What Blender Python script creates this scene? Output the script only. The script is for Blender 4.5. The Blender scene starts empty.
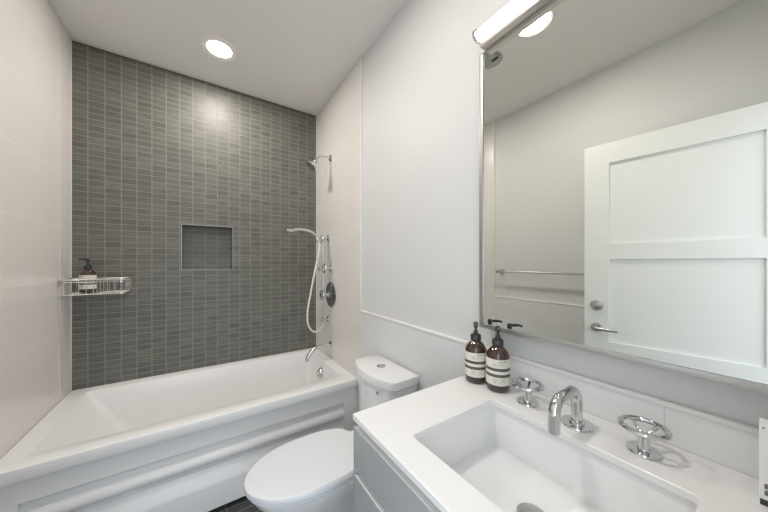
import bpy, bmesh, math, random
from math import sin, cos, pi, radians
from mathutils import Vector, Matrix
random.seed(7)
S = bpy.context.scene
C = S.collection
# ---------------------------------------------------------------- camera
cam = bpy.data.objects.new('camera', bpy.data.cameras.new('camera'))
C.objects.link(cam)
cam.location = (0, 0, 1.30)
cam.rotation_euler = (radians(90), 0, radians(-33.666))
cam.data.sensor_fit = 'HORIZONTAL'; cam.data.sensor_width = 36
cam.data.lens = 36 * 270.8 / 768
cam.data.shift_y = 7.23 / 768
cam.data.clip_start = 0.01
S.camera = cam
# ---------------------------------------------------------------- world: soft daylight reaching in through the doorway
W = bpy.data.worlds.new('world'); S.world = W; W.use_nodes = True
W.node_tree.nodes['Background'].inputs[0].default_value = (0.84, 0.92, 1.0, 1)
W.node_tree.nodes['Background'].inputs[1].default_value = 2.9
S.view_settings.view_transform = 'Standard'; S.view_settings.look = 'None'
S.view_settings.gamma = 1; S.view_settings.use_curve_mapping = False
S.view_settings.exposure = 0.08
S.cycles.max_bounces = 14; S.cycles.diffuse_bounces = 9; S.cycles.glossy_bounces = 6
LAMP_DOWN = 9.0        # watts of each recessed lamp
BAR = 4.6              # emission strength of the light bar tube

# ---------------------------------------------------------------- room numbers
XR, XL, YB, YF, ZC = 0.88, -0.681, 2.462, -0.085, 2.683
ZT, YT = 0.985, 1.609     # wainscot top, front edge of the tub-surround tile

# ---------------------------------------------------------------- materials
def new_mat(name):
    m = bpy.data.materials.new(name); m.use_nodes = True
    return m, m.node_tree, m.node_tree.nodes['Principled BSDF']
def mat(name, col, rough=0.5, metal=0.0, coat=0.0, trans=0.0, emit=None, es=0, ior=1.45, noise=0.0, nscale=12, spec=0.5):
    m, t, b = new_mat(name)
    b.inputs['Base Color'].default_value = (*col, 1)
    b.inputs['Roughness'].default_value = rough
    b.inputs['Metallic'].default_value = metal
    b.inputs['Coat Weight'].default_value = coat
    b.inputs['Coat Roughness'].default_value = 0.05
    b.inputs['Transmission Weight'].default_value = trans
    b.inputs['IOR'].default_value = ior
    b.inputs['Specular IOR Level'].default_value = spec
    if emit:
        b.inputs['Emission Color'].default_value = (*emit, 1); b.inputs['Emission Strength'].default_value = es
    if noise:
        g = t.nodes.new('ShaderNodeNewGeometry'); n = t.nodes.new('ShaderNodeTexNoise'); n.inputs['Scale'].default_value = nscale
        t.links.new(g.outputs['Position'], n.inputs['Vector'])
        mx = t.nodes.new('ShaderNodeMix'); mx.data_type = 'RGBA'
        mx.inputs[6].default_value = (*[c * (1 - noise) for c in col], 1); mx.inputs[7].default_value = (*[min(1, c * (1 + noise)) for c in col], 1)
        t.links.new(n.outputs['Fac'], mx.inputs[0]); t.links.new(mx.outputs[2], b.inputs['Base Color'])
    return m
def M(t, op, a, b=None, c=None):
    n = t.nodes.new('ShaderNodeMath'); n.operation = op
    for i, v in enumerate((a, b, c)):
        if v is None: continue
        if isinstance(v, (int, float)): n.inputs[i].default_value = v
        else: t.links.new(v, n.inputs[i])
    return n.outputs[0]
def grid_mat(name, au, av, u0, v0, pu, pv, gu, gv, col, grout, var=0.1, rough=0.3, streak=0.0, bump=0.3, coat=0.0, gmix_v=1.0, vstagger=0):
    """rectangular tiles laid on world axes au/av (0,1,2) with joint widths gu (between columns), gv (between rows)"""
    m, t, b = new_mat(name)
    g = t.nodes.new('ShaderNodeNewGeometry'); sx = t.nodes.new('ShaderNodeSeparateXYZ')
    t.links.new(g.outputs['Position'], sx.inputs[0])
    U = M(t, 'DIVIDE', M(t, 'SUBTRACT', sx.outputs[au], u0), pu)
    V = M(t, 'DIVIDE', M(t, 'SUBTRACT', sx.outputs[av], v0), pv)
    def line(X, w):   # 1 on the joint
        d = M(t, 'ABSOLUTE', M(t, 'SUBTRACT', X, M(t, 'ROUND', X)))
        mr = t.nodes.new('ShaderNodeMapRange'); mr.inputs['From Min'].default_value = w * 0.5; mr.inputs['From Max'].default_value = w * 0.5 + w * 0.35
        mr.inputs['To Min'].default_value = 1; mr.inputs['To Max'].default_value = 0
        t.links.new(d, mr.inputs['Value']); return mr.outputs[0]
    jl = M(t, 'MAXIMUM', line(U, gu / pu), M(t, 'MULTIPLY', line(V, gv / pv), gmix_v))
    cid = t.nodes.new('ShaderNodeCombineXYZ')
    t.links.new(M(t, 'FLOOR', U), cid.inputs[0]); t.links.new(M(t, 'FLOOR', V), cid.inputs[1])
    wn = t.nodes.new('ShaderNodeTexWhiteNoise'); t.links.new(cid.outputs[0], wn.inputs['Vector'])
    f = M(t, 'MULTIPLY_ADD', M(t, 'SUBTRACT', wn.outputs['Value'], 0.5), 2 * var, 1.0)
    if streak:
        cs = t.nodes.new('ShaderNodeCombineXYZ')
        t.links.new(M(t, 'MULTIPLY', U, 1.3), cs.inputs[0]); t.links.new(M(t, 'MULTIPLY', V, 6.0), cs.inputs[1])
        t.links.new(M(t, 'MULTIPLY', wn.outputs['Value'], 40.0), cs.inputs[2])
        no = t.nodes.new('ShaderNodeTexNoise'); no.inputs['Scale'].default_value = 1.0; no.inputs['Detail'].default_value = 3
        t.links.new(cs.outputs[0], no.inputs['Vector'])
        f = M(t, 'MULTIPLY', f, M(t, 'MULTIPLY_ADD', M(t, 'SUBTRACT', no.outputs['Fac'], 0.5), 2 * streak, 1.0))
    sc = t.nodes.new('ShaderNodeVectorMath'); sc.operation = 'SCALE'; sc.inputs[0].default_value = col
    t.links.new(f, sc.inputs['Scale'])
    mx = t.nodes.new('ShaderNodeMix'); mx.data_type = 'RGBA'
    t.links.new(jl, mx.inputs[0]); t.links.new(sc.outputs[0], mx.inputs[6]); mx.inputs[7].default_value = (*grout, 1)
    t.links.new(mx.outputs[2], b.inputs['Base Color'])
    b.inputs['Coat Weight'].default_value = coat
    rr = M(t, 'MULTIPLY_ADD', jl, 0.75 - rough, rough); t.links.new(rr, b.inputs['Roughness'])
    bp = t.nodes.new('ShaderNodeBump'); bp.inputs['Strength'].default_value = bump; bp.inputs['Distance'].default_value = 0.002
    t.links.new(M(t, 'SUBTRACT', 1.0, jl), bp.inputs['Height']); t.links.new(bp.outputs[0], b.inputs['Normal'])
    return m

paint = mat('white_wall_paint', (0.70, 0.705, 0.71), 0.55, noise=0.01, nscale=3)
ceil_paint = mat('ceiling_paint', (0.84, 0.835, 0.825), 0.7, noise=0.01, nscale=3)
GREY, GRT = (0.132, 0.133, 0.117), (0.25, 0.25, 0.225)
back_tile = grid_mat('grey_stacked_tile', 0, 2, -0.609, 0.975, 0.0775, 0.0388, 0.0036, 0.0028, GREY, GRT, 0.14, 0.45, 0.50, 0.15, gmix_v=1.0)
side_tile_g = grid_mat('grey_stacked_tile_side', 1, 2, 0.0, 0.975, 0.0775, 0.0388, 0.0036, 0.0028, GREY, GRT, 0.14, 0.45, 0.50, 0.15, gmix_v=1.0)
floor_tile = grid_mat('dark_floor_tile', 0, 1, 0.1, 1.60, 0.305, 0.05, 0.003, 0.003, (0.06, 0.065, 0.065), (0.25, 0.25, 0.24), 0.15, 0.35, 0.2, 0.3)
WT, WG = (0.775, 0.745, 0.72), (0.86, 0.84, 0.82)
left_tile = grid_mat('white_wall_tile_left', 1, 2, 2.27, 0.89, 0.61, 0.31, 0.0028, 0.0028, WT, WG, 0.006, 0.28, 0, 0.2)
right_tile = grid_mat('white_wall_tile_right', 1, 2, 1.687, 0.89, 0.61, 0.31, 0.0028, 0.0028, WT, WG, 0.006, 0.28, 0, 0.2)
wains_tile = grid_mat('white_wainscot_tile', 1, 2, 1.416, 0.89, 0.314, 0.31, 0.0025, 0.0025, (0.76, 0.765, 0.775), (0.64, 0.645, 0.65), 0.008, 0.25, 0, 0.1)
trim_w = mat('white_edge_trim', (0.84, 0.835, 0.82), 0.55)
porcelain = mat('white_porcelain', (0.84, 0.845, 0.855), 0.08, coat=0.6)
seat_plastic = mat('white_seat_plastic', (0.82, 0.84, 0.875), 0.30, coat=0.0)
acrylic = mat('white_acrylic', (0.86, 0.86, 0.86), 0.28, coat=0.1)
quartz = mat('white_quartz', (0.82, 0.82, 0.82), 0.28, coat=0.1, noise=0.008, nscale=60)
lacquer = mat('grey_lacquer', (0.40, 0.415, 0.42), 0.22, coat=0.3)
lit_edge = mat('drawer_edge_painted_light', (0.85, 0.85, 0.84), 0.3)  # light caught by the drawer tops, painted as a paler colour
gap_shade = mat('painted_channel_shade', (0.24, 0.23, 0.20), 0.6)  # shade of the finger-pull channel put into the colour
chrome = mat('chrome', (0.66, 0.67, 0.68), 0.05, metal=1)
brushed = mat('brushed_nickel', (0.55, 0.55, 0.54), 0.28, metal=1)
frame_metal = mat('mirror_frame_metal', (0.50, 0.50, 0.49), 0.45, metal=1)
wire = mat('shelf_wire_steel', (0.78, 0.78, 0.77), 0.22, metal=1)
hose_m = mat('hose_metal', (0.86, 0.86, 0.85), 0.35, metal=0.6)
lamp_body = mat('lamp_beige_reflection', (0.74, 0.69, 0.63), 0.28, metal=0.6)  # beige room reflection of a chrome body, put into its colour
mirror_m = mat('mirror_silver', (0.81, 0.82, 0.775), 0.0, metal=1)
door_paint = mat('white_door_paint', (0.80, 0.81, 0.80), 0.35)
amber = mat('amber_bottle', (0.075, 0.036, 0.028), 0.06, coat=0.8, trans=0.4)
black_p = mat('black_pump_plastic', (0.025, 0.028, 0.03), 0.25, coat=0.3)
label_c = mat('cream_label', (0.74, 0.72, 0.65), 0.55)
label_d = mat('label_dark_band', (0.10, 0.095, 0.085), 0.5)
label_t = mat('label_print', (0.30, 0.29, 0.26), 0.5)
lamp_glow = mat('lamp_lens', (1, 1, 1), 0.5, emit=(1.0, 0.93, 0.82), es=14)
tube_glow = mat('light_tube', (1, 1, 1), 0.4, emit=(1.0, 0.94, 0.88), es=BAR)
lamp_trim = mat('lamp_trim_white', (0.85, 0.83, 0.79), 0.35)
carton = mat('carton_white', (0.84, 0.85, 0.87), 0.4)
carton_d = mat('carton_print_black', (0.05, 0.05, 0.055), 0.5)
rubber = mat('black_rubber', (0.02, 0.02, 0.02), 0.5)
vent_m = mat('grey_vent_metal', (0.42, 0.44, 0.41), 0.4, metal=0.3)

# ---------------------------------------------------------------- mesh helpers
def box(bm, x0, x1, y0, y1, z0, z1, mi=0, bev=0.0, seg=2):
    vs = [bm.verts.new((x, y, z)) for x in (x0, x1) for y in (y0, y1) for z in (z0, z1)]
    fs = [bm.faces.new([vs[i] for i in q]) for q in ((0, 1, 3, 2), (4, 6, 7, 5), (0, 4, 5, 1), (2, 3, 7, 6), (0, 2, 6, 4), (1, 5, 7, 3))]
    for f in fs: f.material_index = mi
    if bev:
        es = list({e for f in fs for e in f.edges})
        r = bmesh.ops.bevel(bm, geom=es, offset=bev, segments=seg, affect='EDGES', profile=0.5)
        for f in r['faces']: f.material_index = mi
def loft(bm, rings, cap0=True, cap1=True, closed=False, mi=0):
    R = [[bm.verts.new(p) for p in r] for r in rings]
    n = len(R[0]); pairs = list(zip(R[:-1], R[1:])) + ([(R[-1], R[0])] if closed else [])
    for a, b in pairs:
        for i in range(n):
            f = bm.faces.new((a[i], a[(i + 1) % n], b[(i + 1) % n], b[i])); f.material_index = mi
    if not closed:
        if cap0: bm.faces.new(R[0][::-1]).material_index = mi
        if cap1: bm.faces.new(R[-1]).material_index = mi
def rr(x0, x1, y0, y1, r, z, n=6):
    pts = []
    for cx, cy, a in ((x1 - r, y1 - r, 0), (x0 + r, y1 - r, 90), (x0 + r, y0 + r, 180), (x1 - r, y0 + r, 270)):
        for i in range(n + 1):
            t = radians(a + 90 * i / n); pts.append((cx + r * cos(t), cy + r * sin(t), z))
    return pts
def frame_of(d):
    d = Vector(d).normalized(); a = Vector((0, 0, 1)) if abs(d.z) < 0.9 else Vector((1, 0, 0))
    u = d.cross(a).normalized(); return u, d.cross(u).normalized(), d
def lathe(bm, prof, o=(0, 0, 0), d=(0, 0, 1), n=28, mi=0, sx=1.0, sy=1.0, uv=None):
    """prof: list of (radius, height) from start to end"""
    u, v, w = uv if uv else frame_of(d); o = Vector(o); rings = []
    for r, h in prof:
        r = max(r, 1e-5)
        rings.append([tuple(o + w * h + u * r * sx * cos(2 * pi * i / n) + v * r * sy * sin(2 * pi * i / n)) for i in range(n)])
    loft(bm, rings, mi=mi)
def cyl(bm, a, b, r, n=16, mi=0, r2=None):
    a, b = Vector(a), Vector(b); L = (b - a).length
    lathe(bm, [(r, 0), (r2 or r, L)], a, b - a, n, mi)
def smooth_path(pts, sub=6, closed=False):
    P = [Vector(p) for p in pts]; out = []; n = len(P)
    rng = range(n) if closed else range(n - 1)
    for i in rng:
        g = lambda k: P[k % n] if closed else P[max(0, min(n - 1, k))]
        p0, p1, p2, p3 = g(i - 1), g(i), g(i + 1), g(i + 2)
        for j in range(sub):
            t = j / sub
            out.append(0.5 * ((2 * p1) + (p2 - p0) * t + (2 * p0 - 5 * p1 + 4 * p2 - p3) * t * t + (3 * p1 - p0 - 3 * p2 + p3) * t ** 3))
    if not closed: out.append(P[-1])
    return out
def tube(bm, pts, r, n=12, closed=False, mi=0, sub=0):
    P = smooth_path(pts, sub, closed) if sub else [Vector(p) for p in pts]
    rad = r if isinstance(r, (list, tuple)) else [r] * len(P)
    if len(rad) != len(P): rad = [rad[min(len(rad) - 1, int(i / (len(P) - 1) * (len(rad) - 1) + 0.5))] for i in range(len(P))]
    N = len(P); T = []
    for i in range(N):
        a = P[(i - 1) % N] if closed or i else P[i]; b = P[(i + 1) % N] if closed or i < N - 1 else P[i]
        T.append((b - a).normalized())
    u = frame_of(T[0])[0]; rings = []
    for i in range(N):
        u = (u - T[i] * u.dot(T[i])).normalized(); v = T[i].cross(u)
        rings.append([tuple(P[i] + u * rad[i] * cos(2 * pi * k / n) + v * rad[i] * sin(2 * pi * k / n)) for k in range(n)])
    loft(bm, rings, closed=closed, mi=mi)
def obj(name, bm, mats, parent=None, smooth=True, ang=35):
    bmesh.ops.recalc_face_normals(bm, faces=bm.faces)
    me = bpy.data.meshes.new(name); bm.to_mesh(me); bm.free()
    for m in (mats if isinstance(mats, (list, tuple)) else [mats]): me.materials.append(m)
    if smooth:
        me.polygons.foreach_set('use_smooth', [True] * len(me.polygons))
        me.set_sharp_from_angle(angle=radians(ang))
    o = bpy.data.objects.new(name, me); C.objects.link(o)
    if parent: o.parent = parent
    return o
def BM(): return bmesh.new()
def thing(name, label, cat, loc=(0, 0, 0), rz=0, group=None):
    o = bpy.data.objects.new(name, None); C.objects.link(o); o.location = loc; o.rotation_euler = (0, 0, rz)
    o.empty_display_size = 0.05; o['label'] = label; o['category'] = cat
    if group: o['group'] = group
    return o
def struct(name, bm, m, label, cat, parent=None, **k):
    o = obj(name, bm, m, parent, **k)
    if parent is None: o['kind'] = 'structure'; o['label'] = label; o['category'] = cat
    return o
def sbox(name, dims, m, label=None, cat=None, parent=None, bev=0.0):
    b = BM(); box(b, *dims, bev=bev); return struct(name, b, m, label, cat, parent, smooth=bool(bev))
def dup(root, loc, rz, label):
    r = root.copy(); C.objects.link(r); r.location = loc; r.rotation_euler = (0, 0, rz); r['label'] = label
    for ch in list(root.children):
        c = ch.copy(); C.objects.link(c); c.parent = r
        for g in list(ch.children):
            d = g.copy(); C.objects.link(d); d.parent = c
    return r

# ================================================================ SETTING
b = BM(); box(b, XL - 0.12, XR + 0.12, YF - 0.9, YB + 0.2, -0.1, 0)
struct('floor', b, floor_tile, 'dark charcoal tiled bathroom floor below the bathtub apron', 'floor', smooth=False)
b = BM(); box(b, XL - 0.12, XR + 0.12, YF - 0.12, YB + 0.2, ZC, ZC + 0.1)
struct('ceiling', b, ceil_paint, 'smooth off-white painted ceiling with round recessed lights', 'ceiling', smooth=False)
b = BM(); box(b, -1.6, 1.8, YF - 4.0, YF - 0.90, -0.1, 0.0)  # unseen hall floor, added to block world light from below
struct('floor', b, mat('hall_light_blocker', (0.30, 0.20, 0.12), 0.4, noise=0.2, nscale=5), 'unseen brown wooden hallway floor added outside the doorway to block light from below', 'floor', smooth=False)
# right wall: painted body + tile skins
wr = sbox('wall_right', (XR + 0.010, XR + 0.13, YF - 0.12, YB + 0.2, 0, ZC), paint, 'white painted wall carrying mirror and toilet tank, tiled below', 'wall')
sbox('tile_panel', (XR, XR + 0.0105, YT, YB, 0, ZC - 0.001), right_tile, parent=wr)
sbox('tile_panel', (XR, XR + 0.0105, YF, YT, 0, ZT - 0.012), wains_tile, parent=wr)
# left wall
wl = sbox('wall_left', (XL - 0.13, XL - 0.010, YF - 0.12, YB + 0.2, 0, ZC), paint, 'left wall in large cream tiles beside the bathtub, painted above wainscot', 'wall')
sbox('tile_panel', (XL - 0.0105, XL, YT, YB, 0, ZC - 0.001), left_tile, parent=wl)
sbox('tile_panel', (XL - 0.0105, XL, YF, YT, 0, ZT - 0.012), wains_tile, parent=wl)
# edge trims
for i, (X0, X1, side) in enumerate(((XR - 0.004, XR + 0.0105, 'right'), (XL - 0.0105, XL + 0.004, 'left'))):
    b = BM(); box(b, X0, X1, YF, YT - 0.010, ZT - 0.012, ZT, bev=0.003); 
    struct('trim_%d' % (i * 2 + 1), b, trim_w, 'slim white edging strip capping the low tiles on the %s wall' % side, 'trim')
    b = BM(); box(b, X0, X1, YT - 0.010, YT, ZT - 0.012, ZC - 0.001, bev=0.003)
    struct('trim_%d' % (i * 2 + 2), b, trim_w, 'vertical white edging strip where %s wall tub tile meets paint' % side, 'trim')
# narrow corner bullnose column of the left wall
b = BM(); box(b, XL, XL + 0.0015, 2.300, YB, 0.5145, ZC - 0.001, bev=0.0006)
struct('tile_strip', b, grid_mat('bullnose_tile', 1, 2, 2.1, 0.89, 3.0, 0.31, 0.003, 0.003, WT, WG, 0.006, 0.28, 0, 0.15), None, None, wl, smooth=False)
# back wall with niche
NX0, NX1, NZ0, NZ1, ND = -0.131, 0.191, 1.254, 1.583, 0.09
b = BM()
ztop = ZC - 0.012
for x0, x1, z0, z1 in ((XL, NX0, 0, ztop), (NX1, XR, 0, ztop), (NX0, NX1, 0, NZ0), (NX0, NX1, NZ1, ztop)):
    box(b, x0, x1, YB, YB + 0.012, z0, z1)
wb = struct('wall_back', b, back_tile, 'dark grey stacked tile wall behind the bathtub with square recess', 'wall', smooth=False)
b = BM()
for x0, x1, z0, z1 in ((XL - .12, NX0, 0, ZC), (NX1, XR + .12, 0, ZC), (NX0, NX1, 0, NZ0), (NX0, NX1, NZ1, ZC)):
    box(b, x0, x1, YB + 0.012, YB + 0.2, z0, z1)
struct('wall_core', b, mat('painted_gap_shade', (0.05, 0.045, 0.04), 0.8), None, None, wb, smooth=False)  # near-black colour paints the shade in the gap below the ceiling
b = BM(); box(b, NX0, NX1, YB + ND, YB + ND + 0.01, NZ0, NZ1)
struct('niche_back', b, back_tile, None, None, wb, smooth=False)
b = BM()
box(b, NX0, NX1, YB + 0.003, YB + ND, NZ0 - 0.0001, NZ0 + 0.001); box(b, NX0, NX1, YB + 0.003, YB + ND, NZ1 - 0.001, NZ1 + 0.0001)
box(b, NX0 - 0.0001, NX0 + 0.001, YB + 0.003, YB + ND, NZ0, NZ1); box(b, NX1 - 0.001, NX1 + 0.0001, YB + 0.003, YB + ND, NZ0, NZ1)
struct('niche_side', b, side_tile_g, None, None, wb, smooth=False)
b = BM(); w = 0.005
for x0, x1, z0, z1 in ((NX0 - w, NX1 + w, NZ0 - w, NZ0), (NX0 - w, NX1 + w, NZ1, NZ1 + w), (NX0 - w, NX0, NZ0, NZ1), (NX1, NX1 + w, NZ0, NZ1)):
    box(b, x0, x1, YB - 0.003, YB + 0.004, z0, z1)
struct('niche_edging', b, mat('niche_edge_metal', (0.30, 0.30, 0.28), 0.35, metal=0.4), None, None, wb, smooth=False)
b = BM(); box(b, XL, XL + 0.003, YB - 0.004, YB, 0.5145, ZC - 0.005); box(b, XR - 0.003, XR, YB - 0.003, YB, 0.5145, ZC - 0.005)
struct('trim_5', b, trim_w, 'thin pale joint strips at both corners of grey tile wall', 'trim', smooth=False)
# front wall with the doorway the picture is taken from
DX0, DX1, DZ = -0.53, 0.27, 2.075
b = BM()
for x0, x1, z0, z1 in ((XL - .12, DX0, 0, ZC), (DX1, XR + .12, 0, ZC), (DX0, DX1, DZ, ZC)):
    box(b, x0, x1, YF - 0.12, YF, z0, z1)
struct('wall_front', b, paint, 'white painted wall around the open doorway', 'wall', smooth=False)
b = BM()
for x0, x1, z0, z1 in ((DX0 - 0.07, DX0, 0, DZ + 0.07), (DX1, DX1 + 0.055, 0, DZ + 0.07), (DX0, DX1, DZ, DZ + 0.07)):
    box(b, x0, x1, YF - 0.0, YF + 0.015, z0, z1)
struct('trim_6', b, door_paint, 'white painted casing around the open doorway', 'trim', smooth=False)

# ---------------------------------------------------------------- door (seen in the mirror)
A = Vector((-0.406, 0.75, 0)); Bp = Vector((-0.503, 0.058, 0)); dd = (Bp - A).normalized()
DW, DT = 0.820, 0.036
dr = thing('door_1', 'open white panelled door with round lock and lever, reflected in the mirror', 'door', A, math.atan2(dd.y, dd.x))
dr['kind'] = 'structure'
# local: +x runs from latch edge to hinge, +y is the room (mirror) side
st, zb, zt = 0.125, 0.012, 2.05
b = BM()
rails = ((zb, 0.22), (0.71, 0.81), (1.325, 1.42), (1.925, zt))
for y0, y1 in ((-DT, 0),):
    box(b, 0, st, y0, y1, zb, zt); box(b, DW - st, DW, y0, y1, zb, zt)
    for z0, z1 in rails: box(b, st, DW - st, y0, y1, z0, z1)
obj('door_frame', b, door_paint, dr, smooth=False)
for z0, z1 in ((0.22, 0.71), (0.81, 1.325), (1.42, 1.925)):
    b = BM(); box(b, st - 0.0, DW - st, -DT + 0.012, -0.012, z0, z1)
    obj('door_panel', b, door_paint, dr, smooth=False)
b = BM(); lathe(b, [(0.032, 0), (0.033, 0.004), (0.030, 0.010), (0.022, 0.012), (0.021, 0.016), (0.012, 0.020), (0, 0.020)], (0.065, 0, 1.033), (0, 1, 0))
box(b, 0.050, 0.080, 0.018, 0.030, 1.030, 1.036, bev=0.002)
obj('deadbolt', b, brushed, dr)
for sgn in (1, -1):
    y0 = 0 if sgn == 1 else -DT
    b = BM(); lathe(b, [(0.028, 0), (0.029, 0.004), (0.026, 0.010), (0.011, 0.012), (0.010, 0.045), (0, 0.045)], (0.063, y0, 0.892), (0, sgn, 0))
    tube(b, [(0.063, y0 + sgn * 0.045, 0.892), (0.085, y0 + sgn * 0.048, 0.892), (0.130, y0 + sgn * 0.048, 0.890), (0.172, y0 + sgn * 0.044, 0.888)], [0.011, 0.010, 0.009, 0.008], n=14, sub=5)
    obj('door_handle', b, brushed, dr)
b = BM(); box(b, -0.0015, 0.001, -0.029, -0.007, 0.84, 0.95); box(b, -0.008, 0, -0.024, -0.012, 0.885, 0.905)
obj('latch', b, brushed, dr, smooth=False)
for z in (0.25, 1.05, 1.85):
    b = BM(); cyl(b, (DW + 0.004, 0.003, z - 0.045), (DW + 0.004, 0.003, z + 0.045), 0.006); obj('hinge', b, brushed, dr)

# ================================================================ BATHTUB
TZ = 0.515; TX0, TX1 = XL + 0.002, XR - 0.002; TY0, TY1 = 1.635, YB - 0.002
tub = thing('bathtub', 'white alcove bathtub with ribbed apron set against the grey tiled wall', 'bathtub', (0.1, 2.05, 0))
def tobj(name, b, m, **k):
    o = obj(name, b, m, None, **k); o.parent = tub; o.matrix_parent_inverse = Matrix.Translation((-0.1, -2.05, 0)); return o
b = BM()
R = [rr(TX0, TX1, TY0 + 0.02, TY1, 0.012, 0.463), rr(TX0, TX1, TY0 + 0.002, TY1, 0.012, 0.463), rr(TX0, TX1, TY0, TY1, 0.012, 0.470),
     rr(TX0, TX1, TY0 - 0.001, TY1, 0.012, 0.509), rr(TX0 + 0.001, TX1 - 0.001, TY0 + 0.001, TY1 - 0.001, 0.012, 0.513), rr(TX0 + 0.003, TX1 - 0.003, TY0 + 0.005, TY1 - 0.003, 0.012, TZ)]
ix0, ix1, iy0, iy1 = -0.595, 0.800, 1.735, 2.380
R += [rr(ix0 - 0.008, ix1 + 0.008, iy0 - 0.008, iy1 + 0.008, 0.028, TZ), rr(ix0 - 0.003, ix1 + 0.003, iy0 - 0.003, iy1 + 0.003, 0.025, TZ - 0.003), rr(ix0, ix1, iy0, iy1, 0.024, TZ - 0.010)]
for k, (l, r_, f, bk, z, rad) in enumerate(((0.06, 0.012, 0.010, 0.010, 0.40, 0.035), (0.16, 0.022, 0.022, 0.022, 0.25, 0.05), (0.215, 0.035, 0.035, 0.035, 0.17, 0.06), (0.25, 0.055, 0.055, 0.055, 0.14, 0.07), (0.31, 0.11, 0.11, 0.11, 0.125, 0.11), (0.5, 0.35, 0.22, 0.22, 0.12, 0.08))):
    R.append(rr(ix0 + l, ix1 - r_, iy0 + f, iy1 - bk, rad, z))
loft(b, R, cap0=False, cap1=True)
tobj('tub_shell', b, acrylic, ang=30)
# apron: plain end pieces + moulded middle, swept profile (y, z)
b = BM()
ya = TY0 + 0.026
AX0, AX1 = -0.60, 0.786
prof = [(ya + 0.012, 0.461), (ya + 0.012, 0.455), (ya, 0.453), (ya, 0.364), (ya + 0.004, 0.360), (ya + 0.028, 0.356), (ya + 0.030, 0.352), (ya + 0.030, 0.318)]
for i in range(11):
    t = radians(80 - 160 * i / 10)
    prof.append((ya + 0.030 - 0.034 * cos(t), 0.284 + 0.033 * sin(t)))
prof += [(ya + 0.032, 0.250), (ya + 0.032, 0.226), (ya + 0.028, 0.222), (ya + 0.002, 0.152), (ya + 0.001, 0.148), (ya + 0.001, 0.022)]
c0 = [b.verts.new((AX0, y, z)) for y, z in prof]; c1 = [b.verts.new((AX1, y, z)) for y, z in prof]
for i in range(len(prof) - 1): b.faces.new((c0[i], c0[i + 1], c1[i + 1], c1[i]))
box(b, TX0, AX0, ya, ya + 0.06, 0.022, 0.461); box(b, AX1, TX1, ya, ya + 0.06, 0.022, 0.461)
box(b, AX0, AX1, ya + 0.055, ya + 0.06, 0.022, 0.461)
tobj('apron', b, acrylic, ang=30)
b = BM(); box(b, TX0, TX1, ya + 0.035, ya + 0.06, 0.0, 0.022); tobj('plinth', b, rubber, smooth=False)  # black strip painting the shadow gap under the apron
b = BM(); lathe(b, [(0.041, 0), (0.042, 0.012), (0.037, 0.022), (0.026, 0.024), (0.024, 0.034), (0.010, 0.038), (0, 0.038)], (0.792, 2.10, 0.415), (-1, 0, 0.08))
tobj('overflow_plate', b, chrome)
b = BM(); lathe(b, [(0.035, 0), (0.034, 0.004), (0.02, 0.006), (0, 0.010)], (0.52, 2.065, 0.121)); tobj('drain', b, chrome)

# ================================================================ TOILET
TC = 1.178
def egg(xf, xb, w, z, xm=None, p=3.2, n=48, yc=TC):
    xm = xm if xm is not None else xf + (xb - xf) * 0.50; pts = []
    for i in range(n):
        t = 2 * pi * i / n; c, s = cos(t), sin(t)
        if c < 0: x = xm + (xm - xf) * c; y = w * s
        else:
            x = xm + (xb - xm) * abs(c) ** (2 / p); y = w * (1 if s >= 0 else -1) * abs(s) ** (2 / p)
        pts.append((x, yc + y, z))
    return pts
toilet = thing('toilet', 'white two-piece toilet with closed lid between bathtub and vanity', 'toilet', (0.5, TC, 0))
def wobj(name, b, m, parent=toilet, base=(0.5, TC, 0), **k):
    o = obj(name, b, m, None, **k); o.parent = parent; o.matrix_parent_inverse = Matrix.Translation([-c for c in base]); return o
b = BM()
loft(b, [egg(0.30, 0.86, 0.115, 0.0, p=4), egg(0.29, 0.86, 0.118, 0.03, p=4), egg(0.30, 0.86, 0.112, 0.12, p=4), egg(0.27, 0.86, 0.118, 0.22, p=4), egg(0.20, 0.86, 0.145, 0.31, xm=.43), egg(0.160, 0.86, 0.164, 0.365, xm=.41), egg(0.155, 0.86, 0.166, 0.385, xm=.41), egg(0.165, 0.85, 0.155, 0.390, xm=.41)])
wobj('bowl', b, porcelain)
b = BM(); loft(b, [egg(0.148, 0.615, 0.165, 0.3905, xm=.40), egg(0.142, 0.620, 0.169, 0.393, xm=.40), egg(0.142, 0.620, 0.169, 0.401, xm=.40), egg(0.147, 0.615, 0.165, 0.404, xm=.40)]); wobj('seat', b, seat_plastic)
b = BM(); loft(b, [egg(0.142, 0.620, 0.166, 0.4065, xm=.39), egg(0.132, 0.630, 0.174, 0.409, xm=.39), egg(0.129, 0.634, 0.175, 0.416, xm=.39), egg(0.131, 0.633, 0.173, 0.431, xm=.39), egg(0.135, 0.630, 0.170, 0.4350, xm=.39), egg(0.141, 0.625, 0.165, 0.4358, xm=.39), egg(0.22, 0.56, 0.10, 0.4365, xm=.39)]); wobj('lid', b, seat_plastic, ang=32)
for s in (-1, 1):
    b = BM(); box(b, 0.632, 0.662, TC + s * 0.075 - 0.018, TC + s * 0.075 + 0.018, 0.388, 0.424, bev=0.006); wobj('hinge', b, seat_plastic)
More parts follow.
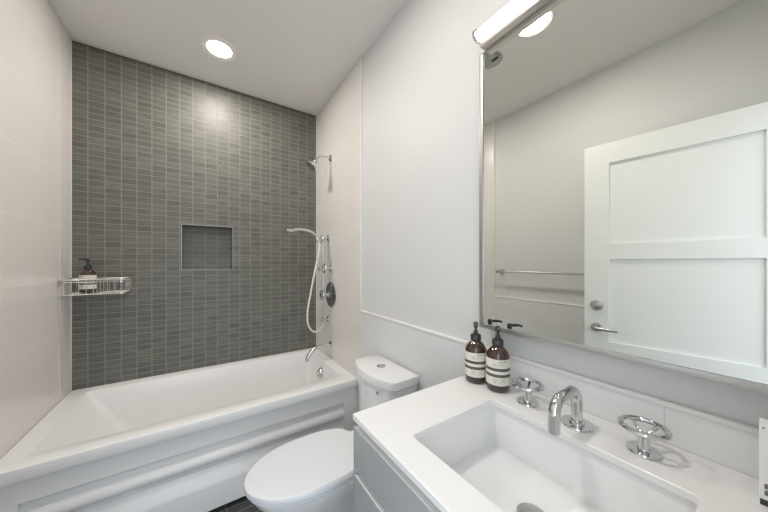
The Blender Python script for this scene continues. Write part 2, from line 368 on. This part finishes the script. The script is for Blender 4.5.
def tank_ring(xf, xc, xb, hw, z, r=0.018):
    pts = [(xb, TC - hw + 0.004, z), (xb, TC + hw - 0.004, z)]
    pts = []
    for t in (-1, -0.5, 0, 0.5, 1): pts.append((xb, TC + t * (hw - 0.010), z))
    pts.append((xb - 0.008, TC + hw - 0.003, z))
    pts.append((xc + 0.03, TC + hw, z))
    for i in range(0, 25):
        t = 1 - 2 * i / 24
        e = abs(t)
        x = xf + (xc - xf) * e ** 2.3
        y = TC + t * (hw - 0.002)
        if e > 0.93: x += 0.010 * ((e - 0.93) / 0.07) ** 2
        pts.append((x, y, z))
    pts.append((xc + 0.03, TC - hw, z)); pts.append((xb - 0.008, TC - hw + 0.003, z))
    return pts
b = BM()
loft(b, [tank_ring(0.700, 0.740, 0.858, 0.165, 0.385), tank_ring(0.685, 0.733, 0.860, 0.173, 0.50), tank_ring(0.675, 0.724, 0.862, 0.181, 0.690), tank_ring(0.675, 0.724, 0.862, 0.182, 0.712)])
wobj('tank', b, porcelain, ang=40)
b = BM()
loft(b, [tank_ring(0.671, 0.720, 0.864, 0.185, 0.7150), tank_ring(0.666, 0.715, 0.866, 0.189, 0.719), tank_ring(0.664, 0.713, 0.866, 0.191, 0.750), tank_ring(0.667, 0.716, 0.865, 0.189, 0.757), tank_ring(0.675, 0.723, 0.860, 0.182, 0.7600)])
wobj('tank_lid', b, porcelain, ang=40)
b = BM(); lathe(b, [(0.023, 0), (0.0235, 0.004), (0.020, 0.006), (0.019, 0.004), (0.010, 0.0055), (0, 0.006)], (0.772, 1.187, 0.7602)); wobj('flush_button', b, chrome)
b = BM(); lathe(b, [(0.006, 0), (0.006, 0.0015), (0, 0.0016)], (0.6785, 1.075, 0.690), (-1, -0.1, 0), sx=1.6); wobj('emblem', b, mat('grey_emblem', (0.22, 0.27, 0.33), 0.4))

# ================================================================ VANITY
CX0, CX1, CY0, CY1, CZ = 0.340, XR - 0.001, YF + 0.002, 0.667, 0.888
van = thing('vanity_cabinet', 'grey lacquered vanity cabinet with handleless drawers under the white worktop', 'cabinet', (0.6, 0.3, 0))
VB = (0.6, 0.3, 0)
b = BM()
box(b, 0.366, 0.384, CY0, CY1 - 0.006, 0.10, 0.872); box(b, 0.384, CX1, CY0, CY0 + 0.018, 0.10, 0.872); box(b, 0.366, CX1, CY1 - 0.024, CY1 - 0.006, 0.10, 0.8715)
box(b, 0.384, CX1, CY0, CY1 - 0.024, 0.10, 0.118)
wobj('body', b, gap_shade, van, VB, smooth=False)
b = BM(); box(b, 0.42, CX1, CY0, CY1 - 0.02, 0, 0.10); wobj('plinth', b, gap_shade, van, VB, smooth=False)
b = BM(); box(b, 0.3435, CX1, CY1 - 0.0055, CY1 - 0.0005, 0.10, 0.852); wobj('end_panel', b, lacquer, van, VB, smooth=False)
for z0, z1 in ((0.738, 0.850), (0.440, 0.721), (0.115, 0.423)):
    b = BM(); box(b, 0.3435, 0.365, CY0, CY1 - 0.007, z0, z1, bev=0.0012, seg=1)
    dw = wobj('drawer_front', b, lacquer, van, VB)
    b = BM(); box(b, 0.3437, 0.364, CY0, CY1 - 0.007, z1, z1 + 0.0022); o = obj('lit_top_edge', b, lit_edge, dw, smooth=False)
# worktop with sink hole
HX0, HX1, HY0, HY1 = 0.415, 0.728, 0.088, 0.503
b = BM()
zt_, zb_ = CZ, CZ - 0.015
loft(b, [rr(CX0, CX1, CY0, CY1, 0.003, zb_, 3), rr(CX0, CX1, CY0, CY1, 0.003, zt_ - 0.002, 3), rr(CX0 + 0.002, CX1, CY0, CY1 - 0.002, 0.003, zt_, 3),
         rr(HX0 - 0.001, HX1 + 0.001, HY0 - 0.001, HY1 + 0.001, 0.012, zt_, 3), rr(HX0, HX1, HY0, HY1, 0.012, zt_ - 0.001, 3), rr(HX0, HX1, HY0, HY1, 0.012, zb_, 3)], closed=True)
wt = obj('worktop', b, quartz, None, ang=30); wt['label'] = 'white quartz worktop with rectangular cut-out for the sink'; wt['category'] = 'worktop'
sink = thing('sink', 'white rectangular undermount sink basin set below the worktop', 'sink', (0.57, 0.296, 0.74))
SB = (0.57, 0.296, 0.74)
b = BM(); e = 0.008; zs = zb_ - 0.001
q = lambda d, r, z: rr(HX0 - e + d, HX1 + e - d, HY0 - e + d, HY1 + e - d, r, z, 5)
loft(b, [q(-0.016, 0.02, zs - 0.03), q(-0.016, 0.02, zs), q(0, 0.016, zs), q(0.002, 0.018, zs - 0.02), q(0.004, 0.018, 0.765), q(0.007, 0.020, 0.754), q(0.015, 0.022, 0.749), q(0.08, 0.03, 0.746), q(0.13, 0.02, 0.744)], cap0=False)
wobj('basin', b, porcelain, sink, SB, ang=28)
b = BM(); lathe(b, [(0.031, 0), (0.031, 0.003), (0.027, 0.006), (0.022, 0.005), (0.0215, 0.009), (0.012, 0.0115), (0, 0.012)], (0.601, 0.315, 0.7445)); wobj('drain', b, brushed, sink, SB)

# tap: spout and two wheel handles
sp = thing('tap_spout', 'curved chrome tap spout on round base behind the sink', 'tap', (0.792, 0.302, CZ))
b = BM(); lathe(b, [(0.035, 0), (0.036, 0.003), (0.035, 0.006), (0.0, 0.007)], n=36); obj('base_plate', b, chrome, sp)
b = BM(); q_ = [radians(9 * i) for i in range(1, 11)]
pts = [(0, 0, 0.005), (0, 0, 0.030), (0, 0, 0.060)] + [(-0.034 + 0.034 * cos(t), 0, 0.060 + 0.034 * sin(t)) for t in q_] + [(-0.060, 0, 0.094), (-0.086, 0, 0.094)] + [(-0.086 - 0.034 * sin(t), 0, 0.060 + 0.034 * cos(t)) for t in q_] + [(-0.120, 0, 0.022)]
tube(b, pts, 0.0126, n=20); lathe(b, [(0.017, 0.006), (0.016, 0.012), (0.012, 0.013)], (0, 0, 0)); obj('spout', b, chrome, sp)
def wheel_handle(loc, label, rz):
    h = thing('basin_tap', label, 'tap', loc, rz, None)
    b = BM(); lathe(b, [(0.0285, 0), (0.0295, 0.003), (0.0285, 0.006), (0, 0.007)], n=32); obj('base_plate', b, chrome, h)
    b = BM(); lathe(b, [(0.012, 0.006), (0.0105, 0.010), (0.0105, 0.030), (0.013, 0.032), (0.013, 0.038), (0.008, 0.041), (0, 0.042)], n=20); obj('stem', b, chrome, h)
    b = BM(); tube(b, [(0.0385 * cos(2 * pi * i / 40), 0.0385 * sin(2 * pi * i / 40), 0.054) for i in range(40)], 0.0054, n=10, closed=True); obj('wheel', b, chrome, h)
    for k in range(5):
        a = 2 * pi * k / 5
        b = BM(); tube(b, [(0.006 * cos(a), 0.006 * sin(a), 0.037), (0.02 * cos(a), 0.02 * sin(a), 0.043), (0.035 * cos(a), 0.035 * sin(a), 0.052)], 0.0036, n=8, sub=3); obj('spoke', b, chrome, h)
    return h
h0 = wheel_handle((0.795, 0.430, CZ), 'chrome wheel tap handle beside the amber bottles', 0.3)
dup(h0, (0.800, 0.178, CZ), 0.75, 'chrome wheel tap handle on the far side of the spout from the bottles')

# ================================================================ MIRROR + LIGHT BAR
MY0, MY1, MZ0, MZ1, MX = -0.05, 0.627, 1.068, 2.056, 0.8376
mir = thing('mirror', 'large wall mirror in thin metal frame above the vanity', 'mirror', (XR, 0.3, 1.07)); MB_ = (XR, 0.3, 1.07)
b = BM(); box(b, MX + 0.002, XR + 0.009, MY0 + 0.004, MY1 - 0.004, MZ0 + 0.004, MZ1 - 0.004); wobj('back_box', b, frame_metal, mir, MB_, smooth=False)
b = BM(); fw = 0.015
v = [b.verts.new((MX, y, z)) for y, z in ((MY0 + fw, MZ0 + fw), (MY1 - fw, MZ0 + fw), (MY1 - fw, MZ1 - 0.004), (MY0 + fw, MZ1 - 0.004))]; b.faces.new(v)
wobj('glass', b, mirror_m, mir, MB_, smooth=False)
b = BM()
for y0, y1, z0, z1 in ((MY0, MY1, MZ0, MZ0 + fw), (MY0, MY1, MZ1 - 0.004, MZ1), (MY0, MY0 + fw, MZ0 + fw, MZ1 - 0.004), (MY1 - fw, MY1, MZ0 + fw, MZ1 - 0.004)):
    box(b, MX - 0.005, MX + 0.004, y0, y1, z0, z1, bev=0.0018, seg=2)
wobj('frame', b, frame_metal, mir, MB_)
LY0, LY1 = 0.02, 0.612
lb = thing('wall_lamp', 'long horizontal glowing light bar mounted along the top of the mirror', 'lamp', (XR, 0.3, 2.07)); LB_ = (XR, 0.3, 2.07)
b = BM(); box(b, 0.806, XR + 0.009, LY0, LY1 - 0.006, 2.0575, 2.125, bev=0.002); wobj('backplate', b, lamp_body, lb, LB_)
b = BM()
ring = lambda y: [(0.8055, y, 2.0935 - 0.0155)] + [(0.797 - 0.0165 * sin(pi * i / 14) , y, 2.0935 - 0.0155 * cos(pi * i / 14)) for i in range(15)] + [(0.8055, y, 2.0935 + 0.0155)]
loft(b, [ring(LY0 + 0.010), ring(LY1 - 0.016)]); wobj('diffuser', b, tube_glow, lb, LB_)
for y in (LY0, LY1 - 0.010):
    b = BM(); r2 = lambda yy, g: [(0.8058, yy, 2.0935 - 0.022 - g)] + [(0.797 - (0.022 + g) * sin(pi * i / 14), yy, 2.0935 - (0.022 + g) * cos(pi * i / 14)) for i in range(15)] + [(0.8058, yy, 2.0935 + 0.022 + g)]
    loft(b, [r2(y, 0), r2(y + 0.001, 0.001), r2(y + 0.009, 0.001), r2(y + 0.010, 0)]); wobj('end_cap', b, chrome, lb, LB_)

# ================================================================ CEILING LAMPS
def downlight(x, y, label, lr=0.0695):
    t = thing('recessed_light', label, 'ceiling light', (x, y, ZC), 0, None)
    b = BM(); lathe(b, [(lr + 0.0005, 0.0), (lr + 0.0005, -0.003), (max(0.092, lr + 0.006), -0.010), (0.104, -0.008), (0.110, -0.002), (0.110, 0.0)], n=48); 
    obj('trim_ring', b, lamp_trim, t)
    b = BM(); lathe(b, [(0.0, -0.0035), (lr, -0.0035), (lr, -0.0005), (0, -0.0005)], n=48); obj('lens', b, lamp_glow, t)
    l = bpy.data.lights.new('lamp', 'AREA'); l.shape = 'DISK'; l.size = 0.135; l.energy = LAMP_DOWN; l.color = (1.0, 0.93, 0.85)
    lo = bpy.data.objects.new('lamp', l); C.objects.link(lo); lo.parent = t; lo.location = (0, 0, -0.008)
    return t
downlight(0.085, 2.045, 'round glowing recessed light in the ceiling above the bathtub')
downlight(0.105, 0.815, 'round glowing recessed light seen only as reflection in the mirror', 0.080)
vt = thing('ceiling_vent', 'small grey round ceiling vent reflected at the top corner of the mirror', 'vent', (0.055, 1.135, ZC))
b = BM(); lathe(b, [(0.082, 0), (0.082, -0.003), (0.078, -0.006), (0.072, -0.006), (0.071, -0.004), (0.0, -0.004)], n=40); obj('rim', b, vent_m, vt)
b = BM(); lathe(b, [(0.068, -0.004), (0.068, -0.012), (0.055, -0.018), (0, -0.0205)], n=40); obj('cover', b, vent_m, vt)
b = BM(); box(b, -0.010, 0.010, -0.065, -0.015, -0.022, -0.0185, bev=0.002); obj('slot', b, rubber, vt)

# ================================================================ SHOWER FITTINGS
SY = 2.112
def flange(b, x, y, z, r=0.026, n=24, L=0.012):
    lathe(b, [(r, 0), (r, L * 0.5), (r * 0.75, L), (0.009, L * 1.1), (0.009, L * 1.3)], (x, y, z), (-1, 0, 0), n)
sh = thing('overhead_shower', 'chrome shower head on an angled arm high on the tub wall', 'shower head', (XR, SY, 2.169)); B_ = (XR, SY, 2.169)
b = BM(); flange(b, XR, SY, 2.169, 0.027); tube(b, [(XR, SY, 2.169), (0.83, SY, 2.172), (0.785, SY, 2.160), (0.757, SY, 2.130)], 0.0075, sub=6); wobj('arm', b, chrome, sh, B_)
b = BM(); ax = Vector((-0.62, 0, -0.78)).normalized()
lathe(b, [(0.010, -0.004), (0.016, 0.000), (0.016, 0.016), (0.012, 0.020), (0.018, 0.030), (0.044, 0.060), (0.047, 0.072), (0.043, 0.079), (0, 0.080)], Vector((0.757, SY, 2.132)), ax, 28); wobj('head', b, chrome, sh, B_)
b = BM()
u_, v_, w_ = frame_of(ax)
for rad, n in ((0.012, 6), (0.024, 10), (0.036, 14)):
    for i in range(n):
        a = 2 * pi * i / n; p = Vector((0.757, SY, 2.132)) + ax * 0.0785 + u_ * rad * cos(a) + v_ * rad * sin(a); cyl(b, p, p + ax * 0.003, 0.0018, 6)
wobj('nozzles', b, rubber, sh, B_)
b = BM(); box(b, 0.742, 0.762, SY - 0.030, SY - 0.012, 2.095, 2.105, bev=0.003); wobj('lever', b, chrome, sh, B_)
# slide bar
bar = thing('slide_bar', 'vertical chrome slide bar holding the hand shower', 'shower rail', (XR, SY, 0.82)); B_ = (XR, SY, 0.82)
b = BM(); cyl(b, (0.830, SY + 0.053, 0.805), (0.830, SY + 0.053, 1.535), 0.0085, 18); wobj('rail', b, chrome, bar, B_)
for z in (1.513, 0.828):
    b = BM(); flange(b, XR, SY + 0.053, z, 0.028); cyl(b, (XR, SY + 0.053, z), (0.840, SY + 0.053, z), 0.0085, 16); lathe(b, [(0.014, -0.016), (0.017, -0.012), (0.017, 0.012), (0.014, 0.016)], (0.830, SY + 0.053, z), (0, 0, 1), 20); wobj('bracket', b, chrome, bar, B_)
b = BM(); lathe(b, [(0.016, -0.022), (0.018, -0.018), (0.018, 0.018), (0.016, 0.022)], (0.830, SY + 0.053, 1.490), (0, 0, 1), 20); cyl(b, (0.830, SY + 0.053, 1.490), (0.765, SY - 0.004, 1.498), 0.011, 14); lathe(b, [(0.017, -0.016), (0.017, 0.016)], (0.762, SY - 0.004, 1.498), (0.35, 0, -0.94), 18); wobj('slider', b, chrome, bar, B_)
hs = thing('hand_shower', 'slim chrome hand shower resting in the slide bar holder', 'hand shower', (0.762, SY - 0.004, 1.498)); B_ = (0.762, SY - 0.004, 1.498)
b = BM(); tube(b, [(0.775, SY - 0.004, 1.462), (0.757, SY - 0.004, 1.508), (0.712, SY - 0.004, 1.545), (0.640, SY - 0.004, 1.562), (0.570, SY - 0.004, 1.556)], [0.009, 0.0105, 0.011, 0.012, 0.014], n=16, sub=6); wobj('handle', b, chrome, hs, B_)
b = BM(); lathe(b, [(0.012, -0.014), (0.024, -0.010), (0.033, 0.000), (0.034, 0.010), (0.028, 0.016), (0, 0.017)], (0.545, SY - 0.004, 1.553), (-0.15, 0, -1), 26); wobj('head', b, chrome, hs, B_)
b = BM()
def sp_pt(u, w, y=SY - 0.02):
    la = (u - 384) / 270.8; t = y / (0.8323 - 0.5544 * la); return (t * (0.5544 + 0.8323 * la), y, 1.30 + (263.23 - w) / 270.8 * t)
tube(b, [(0.776, SY - 0.004, 1.462), (0.772, SY - 0.012, 1.40), (0.737, SY - 0.02, 1.25), (0.702, SY - 0.024, 1.08), (0.674, SY - 0.024, 0.92), (0.680, SY - 0.024, 0.820), (0.718, SY - 0.022, 0.762), (0.765, SY - 0.014, 0.758), (0.815, SY + 0.025, 0.785), (0.830, SY + 0.053, 0.800)], 0.0075, n=12, sub=8)
wobj('hose', b, hose_m, hs, B_)
# round valve plate with lever wheel
vp = thing('shower_valve', 'round chrome shower valve with wheel handle on the tub wall', 'shower valve', (XR, SY, 1.042)); B_ = (XR, SY, 1.042)
b = BM(); lathe(b, [(0.103, 0), (0.105, 0.003), (0.102, 0.007), (0.03, 0.010), (0.024, 0.014), (0.022, 0.035), (0, 0.036)], (XR, SY, 1.042), (-1, 0, 0), 48); wobj('plate', b, mat('chrome_dark_reflection', (0.45, 0.46, 0.47), 0.08, metal=1), vp, B_)  # plate chrome darkened to paint in the reflected dark tile
def small_wheel(b, x, y, z, r=0.032):
    tube(b, [(x, y + r * cos(2 * pi * i / 28), z + r * sin(2 * pi * i / 28)) for i in range(28)], 0.006, n=8, closed=True)
    for k in range(4):
        a = 2 * pi * k / 4 + 0.4; cyl(b, (x + 0.010, y, z), (x, y + r * cos(a), z + r * sin(a)), 0.003, 8)
b = BM(); lathe(b, [(0.015, 0), (0.014, 0.040), (0.018, 0.044), (0.016, 0.056), (0, 0.058)], (XR - 0.034, SY, 1.042), (-1, 0, 0), 20); small_wheel(b, 0.800, SY, 1.042, 0.034); wobj('handle', b, chrome, vp, B_)
dv = thing('shower_diverter', 'small chrome diverter knob above the round shower valve', 'shower valve', (XR, SY, 1.257)); B_ = (XR, SY, 1.257)
b = BM(); flange(b, XR, SY, 1.257, 0.028); wobj('flange', b, chrome, dv, B_)
b = BM(); cyl(b, (XR - 0.008, SY - 0.022, 1.257), (0.790, SY - 0.022, 1.257), 0.008, 14); small_wheel(b, 0.812, SY - 0.022, 1.257, 0.034); lathe(b, [(0.010, 0), (0.014, 0.006), (0.014, 0.022), (0.008, 0.026), (0, 0.027)], (0.79, SY - 0.022, 1.257), (-1, 0, 0), 16); wobj('handle', b, chrome, dv, B_)
# tub spout
ts = thing('bath_spout', 'curved chrome bath spout over the end of the bathtub', 'tap', (XR, SY, 0.625)); B_ = (XR, SY, 0.625)
b = BM(); flange(b, XR, SY, 0.625, 0.030); tube(b, [(XR, SY, 0.625), (0.80, SY, 0.625), (0.745, SY, 0.615), (0.705, SY, 0.588), (0.684, SY, 0.550), (0.679, SY, 0.528)], [0.0125, 0.013, 0.014, 0.0155, 0.0165, 0.0165], n=16, sub=6); wobj('spout', b, chrome, ts, B_)

# ================================================================ TOWEL BAR (seen in the mirror)
tb = thing('towel_bar', 'thin metal towel bar on the left wall, reflected beside the door', 'towel bar', (XL - 0.010, 1.52, 1.222)); B_ = (XL - 0.010, 1.52, 1.222)
b = BM(); cyl(b, (XL + 0.062, 1.535, 1.222), (XL + 0.062, 0.80, 1.222), 0.0085, 14); wobj('rail', b, brushed, tb, B_)
for y in (1.52, 0.815):
    b = BM(); lathe(b, [(0.024, 0), (0.024, 0.006), (0.010, 0.010), (0.010, 0.060), (0.013, 0.062), (0.013, 0.085), (0, 0.086)], (XL - 0.010, y, 1.222), (1, 0, 0), 20); wobj('bracket', b, brushed, tb, B_)

# ================================================================ WIRE SHELF
ws = thing('wire_shelf', 'rectangular chrome wire basket shelf in the tub corner holding a soap bottle', 'shelf', (XL, 2.46, 1.12)); B_ = (XL, 2.46, 1.12)
X0, X1, Y0, Y1, Z0, Z1 = XL + 0.006, -0.400, 2.262, YB - 0.006, 1.118, 1.204
def rect(b, z, r, ins=0.0):
    tube(b, [(X0 + ins, Y0 + ins, z), (X1 - ins, Y0 + ins, z), (X1 - ins, Y1 - ins, z), (X0 + ins, Y1 - ins, z)], r, n=8, closed=True)
def ring_path(z, ins, rad=0.02):
    return [(x, y, z) for x, y, _ in rr(X0 + ins, X1 - ins, Y0 + ins, Y1 - ins, rad, 0, 4)]
b = BM(); tube(b, ring_path(Z1, 0), 0.0045, n=8, closed=True); tube(b, ring_path(Z1 - 0.014, 0.001), 0.0022, n=8, closed=True); wobj('top_rim', b, wire, ws, B_)
b = BM(); tube(b, ring_path(Z0, 0.004), 0.0038, n=8, closed=True); wobj('bottom_rim', b, wire, ws, B_)
b = BM()
nx, ny = 8, 6
for i in range(nx + 1):
    x = X0 + 0.02 + (X1 - X0 - 0.04) * i / nx
    tube(b, [(x, Y0, Z1), (x, Y0 + 0.004, Z0), (x, Y1 - 0.004, Z0), (x, Y1, Z1)], 0.0017, n=6)
for j in range(ny + 1):
    y = Y0 + 0.02 + (Y1 - Y0 - 0.04) * j / ny
    tube(b, [(X0, y, Z1), (X0 + 0.004, y, Z0), (X1 - 0.004, y, Z0), (X1, y, Z1)], 0.0017, n=6)
wobj('wires', b, wire, ws, B_)

# ================================================================ BOTTLES
def bottle(loc, rz, label, group=None):
    t = thing('pump_bottle', label, 'soap bottle', loc, rz, group)
    b = BM(); lathe(b, [(0.030, 0.0), (0.0345, 0.003), (0.0365, 0.010), (0.0365, 0.108), (0.0350, 0.116), (0.0300, 0.126), (0.0215, 0.136), (0.0155, 0.141), (0.0135, 0.145), (0.0135, 0.150)], n=40); obj('bottle_body', b, amber, t, ang=60)
    b = BM(); r = 0.0369
    for z0, z1, mi in ((0.024, 0.050, 0), (0.050, 0.0595, 1), (0.0595, 0.0690, 0), (0.0690, 0.0785, 1), (0.0785, 0.106, 0)):
        lathe(b, [(r - 0.0006, z0), (r, z0), (r, z1), (r - 0.0006, z1)], n=40, mi=mi)
    # small printed lines on the label, all around
    for k, (z, h, a0, a1) in enumerate(((0.098, 0.003, 0.1, 1.0), (0.092, 0.0012, -0.5, 0.7), (0.0885, 0.0012, -0.5, 1.0), (0.085, 0.0012, -0.5, 0.4), (0.044, 0.0012, -0.5, 1.1), (0.040, 0.0012, -0.5, 0.9), (0.036, 0.0012, -0.5, 1.0), (0.032, 0.0012, -0.5, 0.5))):
        n = 8
        for i in range(n):
            if i % 4 == 3 and k: continue
            A0 = -pi / 2 + a0 * 0.8 + (a1 - a0) * 0.8 * i / n; A1 = A0 + (a1 - a0) * 0.8 / n * 0.85
            vs = [b.verts.new(((r + 0.0003) * cos(a), (r + 0.0003) * sin(a), zz)) for a, zz in ((A0, z), (A1, z), (A1, z + h), (A0, z + h))]
            b.faces.new(vs).material_index = 2
    obj('paper_label', b, [label_c, label_d, label_t], t, ang=60)
    b = BM(); lathe(b, [(0.0165, 0.142), (0.0175, 0.144), (0.0175, 0.160), (0.0150, 0.164), (0.0080, 0.165), (0.0075, 0.176), (0.0045, 0.177), (0.0045, 0.190)], n=24)
    for i in range(24):
        a = 2 * pi * i / 24; box(b, 0.0170 * cos(a) - 0.0006, 0.0170 * cos(a) + 0.0006, 0.0170 * sin(a) - 0.0006, 0.0170 * sin(a) + 0.0006, 0.144, 0.159)
    obj('cap', b, black_p, t)
    b = BM(); lathe(b, [(0.0065, 0.186), (0.0078, 0.190), (0.0078, 0.201), (0.006, 0.206), (0, 0.207)], n=20)
    tube(b, [(0, 0, 0.198), (0, -0.02, 0.200), (0, -0.038, 0.198), (0, -0.043, 0.194)], [0.006, 0.005, 0.004, 0.0035], n=10, sub=4); obj('pump', b, black_p, t)
    return t
b1 = bottle((0.797, 0.614, CZ), radians(-52), 'amber pump bottle with striped cream label at the worktop corner, nearer the toilet')
dup(b1, (0.804, 0.533, CZ), radians(-57), 'amber pump bottle with striped cream label nearer the chrome tap')
dup(b1, (-0.580, 2.345, 1.1225), radians(-55), 'amber pump bottle standing in the wire shelf above the bathtub')

# ================================================================ CARTON
ct = thing('carton', 'tall white printed box at the right end of the worktop', 'box', (0.825, -0.005, CZ)); B_ = (0.825, -0.005, CZ)
b = BM(); box(b, 0.790, 0.814, -0.048, 0.030, CZ, CZ + 0.141, bev=0.0008, seg=1); wobj('box_body', b, carton, ct, B_)
b = BM(); xx = 0.7896
def dec(y0, y1, z0, z1): box(b, xx - 0.0002, xx + 0.0006, y0, y1, CZ + z0, CZ + z1)
dec(-0.046, 0.029, 0.002, 0.012)
wobj('base_band', b, carton_d, ct, B_, smooth=False)
b = BM()
for k in range(9): dec(0.0165, 0.0245, 0.020 + k * 0.0022, 0.0214 + k * 0.0022) if k != 4 else None
wobj('barcode', b, carton_d, ct, B_, smooth=False)
b = BM()
for k in range(5): dec(-0.02, 0.012, 0.020 + k * 0.004, 0.0212 + k * 0.004)
wobj('printed_text', b, carton_d, ct, B_, smooth=False)
b = BM(); dec(0.0245, 0.0265, 0.1315, 0.134)
wobj('printed_dot', b, carton_d, ct, B_, smooth=False)
